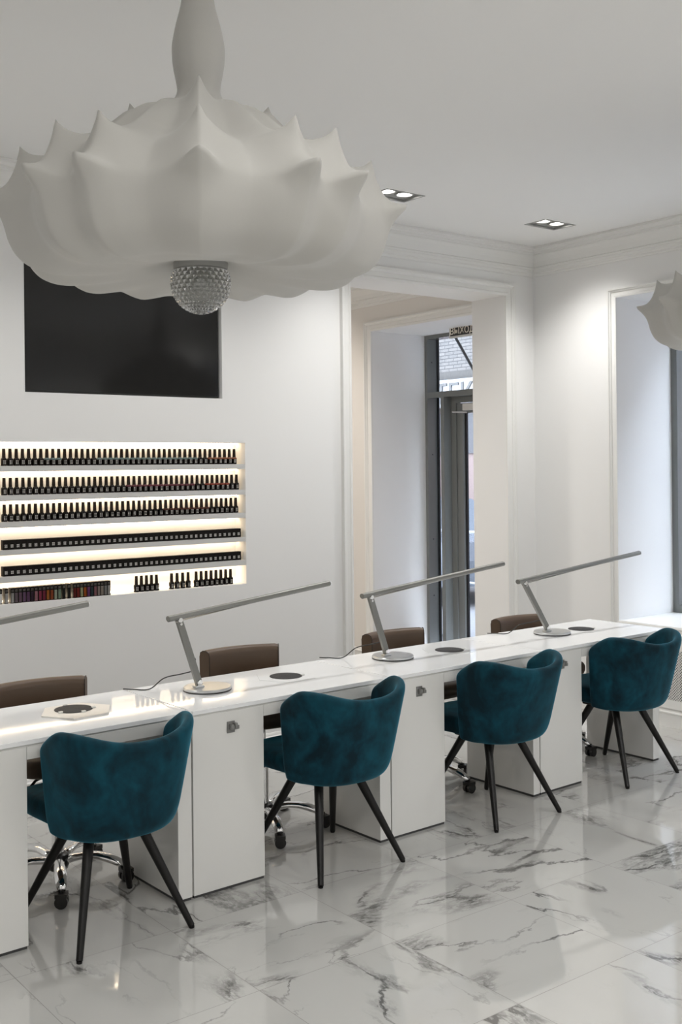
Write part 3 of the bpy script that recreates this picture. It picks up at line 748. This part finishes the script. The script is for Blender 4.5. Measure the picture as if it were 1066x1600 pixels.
# desk lamps
def desk_lamp(bx, by, jx, ex, jz, ez, lab, over=.055, flip=False):
    t = thing('desk_lamp', lab, 'desk lamp', D(bx, by, TZ+.0006), DRZ, None)
    MB().lathe([(.100,0),(.106,.003),(.107,.012),(.104,.0165),(.0,.0175)], 48, cap=False).build('base', alu_b_m, t, **SM)
    MB().lathe([(.1075,.0),(.1078,.0045),(.105,.005)], 48, cap=False).build('base_seal', black_p, t, **SM)
    hx = -.046
    MB().box((hx-.022,-.016,.017),(hx+.022,.016,.026),.002).box((hx-.010,-.013,.024),(hx+.010,-.009,.046)).box((hx-.010,.009,.024),(hx+.010,.013,.046)).build('base_bracket', alu_b_m, t)
    A = Vector((hx, 0, .040)); B = Vector((jx-bx, 0, jz-TZ)); u = (B-A).normalized(); L = (B-A).length
    n = Vector((u.z, 0, -u.x)); yv = Vector((0,1,0))
    arm = MB().obox((A+B)/2, u, yv, n, L+.03, .016, .030)
    arm.build('lower_arm', alu_m, t)
    MB().lathe([(.011,-.018),(.012,-.016),(.012,.016),(.011,.018)], 18, A, 'Y').build('base_hinge', chrome_m, t, **SM)
    MB().lathe([(.010,-.019),(.011,-.017),(.011,.017),(.010,.019)], 18, B+u*.004, 'Y').lathe([(.006,-.012),(.006,.012)], 12, B-u*.016, 'Y').build('elbow_hinge', chrome_m, t, **SM)
    E_ = Vector((ex-bx, 0, ez-TZ)); v = (E_-B).normalized(); S_ = B - v*over + Vector((0,0,.018)); E2 = E_
    n2 = Vector((-v.z, 0, v.x)); Lh = (E2-S_).length
    hb = MB(); hb.tube([S_, E2], .0150, 12, sx=1.2, sz=.9)
    hb.build('lamp_head', alu_m, t, **SM)
    MB().obox((S_+E2)/2 - n2*.0112, v, yv, n2, Lh*.92, .020, .002).build('led_diffuser', cmat('frosted_strip', (.7,.7,.68)), t)
    MB().obox(E2+v*.002, v, yv, n2, .006, .026, .018).build('end_cap', chrome_m, t)
    P = A + (B-A)*.17 + Vector((.0,.010,0))
    MB().obox(A+(B-A)*.35+n*(.016), u, yv, n, .012, .008, .006).build('switch', black_p, t)
    cpts = [P+Vector((-.014,.004,0)), P+Vector((-.05,.03,-.010)), P+Vector((-.10,.09,-.030)), Vector((-.20,.16,.006)), Vector((-.255,.21,.0045)), Vector((-.275,.238,.004)), Vector((-.283,.250,.0040))]
    pts = []
    for i in range(len(cpts)-1):
        p0, p1, p2, p3 = cpts[max(i-1,0)], cpts[i], cpts[i+1], cpts[min(i+2,len(cpts)-1)]
        for q in range(6):
            s = q/6; pts.append(.5*((2*p1)+(p2-p0)*s+(2*p0-5*p1+4*p2-p3)*s*s+(3*p1-p0-3*p2+p3)*s**3))
    pts.append(cpts[-1])
    MB().tube(pts, .0028, 6).build('power_cord', black_p, t, smooth=True)
    return t
desk_lamp(2.597, 4.150, 2.456, 3.293, 1.086, 1.186, 'silver desk lamp with long arm at the seam of the first and second desks')
desk_lamp(3.742, 4.192, 3.594, 4.578, 1.087, 1.196, 'silver desk lamp with long arm rising in front of the entrance passage')
desk_lamp(4.968, 4.168, 4.730, 5.814, 1.076, 1.187, 'silver desk lamp on the right end desk, arm reaching toward the window')
desk_lamp(1.310, 4.150, 1.175, 2.022, 1.096, 1.197, 'silver desk lamp at the left photo edge with only its arm in view')

# ------------------------------------------------------------------ teal chairs
def rs(t, e): return math.copysign(abs(t)**e, t)
def make_chair():
    t = thing('velvet_chair', 'x', 'chair')
    # shell mid surface
    nu, nv = 37, 9; P = []
    for i in range(nu):
        s = -1 + 2*i/(nu-1); ph = s*math.radians(97)
        a_ = abs(s)
        row_ = []
        zt = .770 + .044*math.sin(min(1, a_/.68)*PI/2)**2.0
        if a_ > .75: zt -= .085*((a_-.75)/.25)**1.7
        zb = .418
        for j in range(nv):
            v = j/(nv-1); z = zb + (zt-zb)*v
            h = (z-.418)/.39
            A_ = .222 + .048*h**.9; B_ = .215 + .062*h; yc = -.045 - .035*h
            if j == 0: A_ *= .975; B_ *= .975
            x = A_*rs(math.sin(ph), .80); y = yc - B_*rs(math.cos(ph), .86)
            row_.append((x, y, z))
        # tucked bottom row
        x, y, z = row_[0]; tk = .80 + .19*min(1, max(0, (a_-.72)/.2)); row_.insert(0, (x*tk, (y+.05)*tk-.05, .404))
        P.append(row_)
    o = MB().grid(P).build('backrest_shell', vel_m, t, smooth=True)
    m1 = o.modifiers.new('s', 'SOLIDIFY'); m1.thickness = .044; m1.offset = 0
    m2 = o.modifiers.new('b', 'SUBSURF'); m2.levels = 2; m2.render_levels = 2
    # seat cushion
    mb = MB(); prof = [(-.20,-.20),(-.225,0),(-.243,.24),(-.228,.335),(0,.350),(.228,.335),(.243,.24),(.225,0),(.20,-.20),(0,-.26)]
    for k, (z, sc_) in enumerate(((.408,.86),(.418,.96),(.455,1.0),(.488,.985),(.503,.90),(.506,.5))):
        ring = [mb.bm.verts.new((x*sc_, y*sc_, z)) for x, y in prof]
        if k:
            for i in range(10): mb.bm.faces.new((prev[i], prev[(i+1)%10], ring[(i+1)%10], ring[i]))
        else: mb.bm.faces.new(ring[::-1])
        prev = ring
    mb.bm.faces.new(prev)
    so = mb.build('seat', vel_m, t, smooth=True); q = so.modifiers.new('b', 'SUBSURF'); q.levels = 2; q.render_levels = 2
    MB().box((-.13,-.13,.382),(.13,.13,.412),.006).build('under_frame', black_p, t)
    for sx, sy, fx_, fy_ in ((-1,-1,.231,-.251),(1,-1,.231,-.251),(-1,1,.240,.258),(1,1,.240,.258)):
        MB().tube([(sx*.100, sy*.075, .400),(sx*(fx_-.0), fy_, .008)], [.0215,.0125], 16).lathe([(.009,0),(.0105,.001),(.0105,.009)], 14, (sx*fx_, fy_, 0)).build('leg', leg_m, t, **SM)
    return t
ch0 = make_chair()
cpos = [(1.940,3.850,0.0,'teal velvet chair nearest the camera at the leftmost desk'),(3.018,3.838,0.0,'teal velvet chair at the second desk from the left'),(4.078,3.832,0.0,'teal velvet chair at the third desk from the left'),(5.130,3.852,0.0,'teal velvet chair at the right end desk below the window')]
for i, (a, b, r, lab) in enumerate(cpos):
    if i == 0: ch0.location = D(a, b); ch0.rotation_euler = (0,0,DRZ+r); ch0['label'] = lab; ch0['group'] = 'teal client chairs'
    else: dup(ch0, D(a, b), DRZ+r, lab, 'teal client chairs')

# ------------------------------------------------------------------ technician chairs
def make_tech(star, dz):
    t = thing('office_chair', 'x', 'office chair')
    hubm = MB().lathe([(.036,.052),(.042,.058),(.050,.085),(.042,.118),(.032,.125)], 24).build('hub', black_p, t, **SM)
    for k in range(5):
        a = star + k*2*PI/5; u = Vector((math.cos(a), math.sin(a), 0)); w_ = Vector((-u.y, u.x, 0))
        pts = [u*r_ + Vector((0,0,z)) for r_, z in ((.025,.090),(.07,.104),(.12,.112),(.17,.110),(.22,.098),(.255,.083),(.285,.066))]
        lg = MB().tube(pts, [.022,.021,.018,.020,.0225,.020,.014], 12, sx=1.25, sz=.85).build('base_leg', chrome_m, t, smooth=True)
        c = u*.29
        cs = MB(); tv_ = (u*.8 + w_*.6).normalized() if k % 2 else (u*.2+w_*.98).normalized()
        sd = Vector((-tv_.y, tv_.x, 0))
        for s in (-1, 1):
            n = 18; ring0 = []; ring1 = []
            for q in range(n):
                aa = 2*PI*q/n; p = c + tv_*(math.cos(aa)*.026) + Vector((0,0,.026+math.sin(aa)*.026))
                ring0.append(cs.bm.verts.new(p+sd*s*.006)); ring1.append(cs.bm.verts.new(p+sd*s*.024))
            for q in range(n): cs.bm.faces.new((ring0[q], ring0[(q+1)%n], ring1[(q+1)%n], ring1[q]))
            cs.bm.faces.new(ring0); cs.bm.faces.new(ring1[::-1])
        cs.obox(c+Vector((0,0,.050)), tv_, sd, Vector((0,0,1)), .048, .050, .016)
        cs.tube([c+Vector((0,0,.04)), c+Vector((0,0,.072))], .008, 8)
        cs.build('caster', black_p, t)
    MB().lathe([(.026,.12),(.026,.30),(.019,.302),(.014,.305),(.014,.50+dz)], 24).build('gas_lift', chrome_m, t, **SM)
    MB().box((-.09,-.08,.495+dz),(.09,.10,.522+dz),.004).build('seat_plate', black_p, t)
    MB().tube([(-.05,-.06,.51+dz),(-.12,-.10,.50+dz),(-.17,-.15,.475+dz)], .006, 8).tube([(-.15,-.13,.482+dz),(-.19,-.175,.455+dz)], .012, 8, sx=1.4).build('lift_lever', black_p, t, smooth=True)
    # seat: rounded square
    mb = MB(); n = 28
    for k, (z, s) in enumerate(((.522+dz,.90),(.528+dz,.965),(.550+dz,1.0),(.572+dz,1.0),(.590+dz,.95),(.598+dz,.80),(.599+dz,.4))):
        ring = []
        for i in range(n):
            a = 2*PI*i/n; ring.append(mb.bm.verts.new((.205*s*rs(math.cos(a),.6), .20*s*rs(math.sin(a),.6), z)))
        if k:
            for i in range(n): mb.bm.faces.new((prev[i], prev[(i+1)%n], ring[(i+1)%n], ring[i]))
        else: mb.bm.faces.new(ring[::-1])
        prev = ring
    mb.bm.faces.new(prev); mb.build('seat', leather_m, t, smooth=True)
    # low curved back pad
    nn = 21; P = []; sec = [(-.028,-.062),(-.032,-.045),(-.032,.045),(-.026,.064),(-.010,.074),(.010,.074),(.026,.064),(.030,.045),(.028,-.045),(.022,-.064),(.006,-.072),(-.014,-.072)]
    def cen(s):
        ang = s*math.radians(27); R_ = .455
        return Vector((R_*math.sin(ang), .285 - R_*(1-math.cos(ang)), .772+dz)), Vector((math.sin(ang), math.cos(ang), 0))
    mb = MB(); rings = []
    for i in range(nn):
        s = -1 + 2*i/(nn-1); c, nrm = cen(s); k = 1.0
        if abs(s) > .93: k = .93
        rings.append([mb.bm.verts.new(c + nrm*d + Vector((0,0,z))*k) for d, z in sec])
    m_ = len(sec)
    for a, b in zip(rings, rings[1:]):
        for j in range(m_): mb.bm.faces.new((a[j], a[(j+1)%m_], b[(j+1)%m_], b[j]))
    mb.bm.faces.new(rings[0][::-1]); mb.bm.faces.new(rings[-1])
    bk = mb.build('backrest', leather_m, t, smooth=True, ang=math.radians(60))
    for s in (-.985, .985):
        c, nrm = cen(s); lp = [c + nrm*d*1.02 + Vector((0,0,z))*.95*1.02 for d, z in sec]; lp.append(lp[0])
        MB().tube(lp, .0022, 6).build('piping', piping_m, bk)
    MB().tube([(0,.08,.508+dz),(0,.28,.512+dz),(0,.335,.54+dz),(0,.335,.70+dz),(0,.31,.76+dz)], .011, 10, sx=2.0).build('back_bracket', chrome_m, t, smooth=True)
    return t
tpos = [(1.985,4.375,-112,-0.14,-.03,'brown office chair behind the leftmost desk'),(3.045,4.365,-110,-0.17,0.0,'brown office chair behind the second desk from the left'),(4.14,4.395,-76,-0.06,-.03,'brown office chair standing in front of the entrance passage'),(5.225,4.430,-78,-0.08,-.055,'brown office chair behind the right end desk')]
for i, (a, b, st, r, dz, lab) in enumerate(tpos):
    tt = make_tech(math.radians(st)-r, dz)
    tt.location = D(a, b); tt.rotation_euler = (0,0,DRZ+r); tt['label'] = lab; tt['group'] = 'brown office chairs behind the desks'

# ------------------------------------------------------------------ cocoon pendants
def cocoon(name, lab, loc, rz):
    base = [(.030,3.358),(.032,3.20),(.036,3.08),(.046,3.00),(.062,2.94),(.072,2.89),(.070,2.84),(.060,2.79),(.056,2.765),(.066,2.742),(.095,2.722),(.14,2.708),(.19,2.692),(.24,2.660),(.29,2.618),(.34,2.582),(.39,2.555),(.430,2.535),(.462,2.510),(.486,2.480),(.502,2.450),(.508,2.418),(.508,2.380),(.500,2.340),(.483,2.305),(.457,2.280),(.420,2.264),(.380,2.257),(.310,2.260),(.230,2.270),(.150,2.286),(.095,2.300),(.072,2.306)]
    # resample
    bp = [Vector((r, z)) for r, z in base]; cum = [0]
    for a, b in zip(bp, bp[1:]): cum.append(cum[-1]+(b-a).length)
    def at(s):
        for i in range(len(cum)-1):
            if s <= cum[i+1]+1e-9:
                f = (s-cum[i])/(cum[i+1]-cum[i]); return bp[i].lerp(bp[i+1], f)
        return bp[-1]
    NT = 190; ts = [cum[-1]*(i/(NT-1)) for i in range(NT)]
    prof = [at(s) for s in ts]
    for _ in range(3):
        prof = [prof[0]] + [(prof[i-1]+prof[i]*2+prof[i+1])/4 for i in range(1, NT-1)] + [prof[-1]]
    def s_of(r, z):
        return min(range(NT), key=lambda i: (prof[i]-Vector((r, z))).length)
    s2 = ts[s_of(.455, 2.52)]; s1 = ts[s_of(.515, 2.42)]; s3 = ts[s_of(.20, 2.692)]
    ribs = [0, 29, 45.5, 84, 112, 138, 160, 182, 206, 231, 254, 281, 313.5, 330.5]
    ribs = [math.radians(q) for q in ribs]
    inner = [math.radians(q) for q in (0, 93, 180, 267)]
    NU = 520; P = []
    def adiff(a, b): return abs((a-b+PI) % (2*PI) - PI)
    for i in range(NU):
        ph = 2*PI*i/NU
        ds = sorted((adiff(ph, r), r) for r in ribs); d1, d2 = ds[0][0], ds[1][0]
        gap = d1+d2; s = min(1, d1/(gap/2)); gf = gap/math.radians(30)
        di = min(adiff(ph, r) for r in inner)
        ridge = .60*(.5+.5*math.cos(PI*s)) + .40*(1-s)**1.6
        row_ = []
        for k in range(NT):
            r, z = prof[k]; t_ = ts[k]
            body = min(1, max(0, (r-.10)/.2))
            r2, z2 = r, z
            # membranes sag in between the wires
            lower = min(1, max(0, (t_-s1+.06)/.12)); lower = lower*lower*(3-2*lower); low = lower*body
            sag = (1-ridge)
            r2 -= low*.034*min(1.4, gf)*sag*min(1, (r-.07)/.25)
            z2 += low*.012*sag*min(1, max(0, (r-.15)/.2))
            upf = (1-lower)*body
            z2 -= upf*.018*sag*min(1.3, gf); r2 -= upf*.036*sag*min(1.3, gf)
            arc = d1*max(r, .05)
            # outer lip
            w1 = (.6*math.exp(-(arc/.036)**2.4)+.4*math.exp(-(arc/.036)**1.1))*math.exp(-(abs(t_-s1+.006)/.021)**1.2)
            r2 += .064*w1; z2 += .026*w1
            # up-pointing horns
            q2 = math.hypot(arc/.058, (t_-s2)/.050); q3 = math.hypot(arc/.012, (t_-s2)/.012)
            w2 = .85*math.exp(-q2**1.1) + .25*math.exp(-q3**1.6)
            r2 += .012*w2; z2 += .062*w2
            wi = .7*math.exp(-math.hypot(di*max(r, .05)/.038, (t_-s3)/.036)**1.25) + .3*math.exp(-math.hypot(di*max(r, .05)/.012, (t_-s3)/.012)**1.6)
            z2 += .056*wi; r2 += .006*wi
            row_.append((r2*math.sin(ph), -r2*math.cos(ph), z2-3.36))
        P.append(row_)
    t = thing(name, lab, 'pendant lamp', loc, rz)
    sh = MB().grid(P, close_u=True).build('cocoon_shade', cocoon_m, t, smooth=True)
    MB().lathe([(.055,-.012),(.06,-.010),(.06,-.0005)], 32).build('ceiling_cup', trim_m, t, **SM)
    MB().lathe([(.060,-1.075),(.073,-1.072),(.074,-1.052),(.060,-1.048)], 40).build('collar', can_m, t, **SM)
    # faceted globe
    NR, NC, R0, zc = 14, 26, .0775, 2.250-3.36
    th0 = math.asin(.070/.0775)
    mb = MB(); rings = []
    for j in range(NR+1):
        th = th0 + (PI - th0 - .05)*j/NR
        if j == 0: th = PI - math.acos(-1)*0 - (PI-th0) + 0
        ring = []
        for i in range(NC):
            a = 2*PI*(i + .5*(j % 2))/NC
            ring.append(mb.bm.verts.new((R0*math.sin(th)*math.cos(a), R0*math.sin(th)*math.sin(a), zc + R0*math.cos(th))))
        rings.append(ring)
    for j in range(NR):
        A_, B_ = rings[j], rings[j+1]
        for i in range(NC):
            if j % 2 == 0: tris = ((A_[i], B_[i], A_[(i+1)%NC]), (B_[i], B_[(i+1)%NC], A_[(i+1)%NC]))
            else: tris = ((A_[i], B_[i], B_[(i+1)%NC]), (A_[i], B_[(i+1)%NC], A_[(i+1)%NC]))
            for tr in tris: mb.bm.faces.new(tr)
    mb.bm.faces.new(rings[-1])
    # join triangles sharing diamonds: push edge mid points by poking faces outward
    bmesh.ops.join_triangles(mb.bm, faces=mb.bm.faces[:], angle_face_threshold=.9, angle_shape_threshold=3.1)
    res = bmesh.ops.poke(mb.bm, faces=mb.bm.faces[:])
    for v in res['verts']:
        d = (v.co - Vector((0,0,zc))).normalized(); v.co += d*.0060
    gl = mb.build('crystal_globe', globe_m, t)
    return t
view_ang = math.atan2(0.0, 1)
def face(loc): # rotate so that rib 0 (local -Y) points to the room's middle front
    d = Vector((0-loc[0], 0-loc[1])); return math.atan2(d.y, d.x) + PI/2
p1 = (1.512, 2.566, CH); p2 = (4.56, 2.76, CH)
cocoon('cocoon_pendant', 'large white cocoon pendant lamp with spiky shade hanging at upper left', p1, face(p1))
c2 = cocoon('cocoon_pendant', 'white cocoon pendant lamp cut off by the right photo edge before the window', p2, face(p2)+math.radians(-4))
c2.scale = (.965, .965, .972)
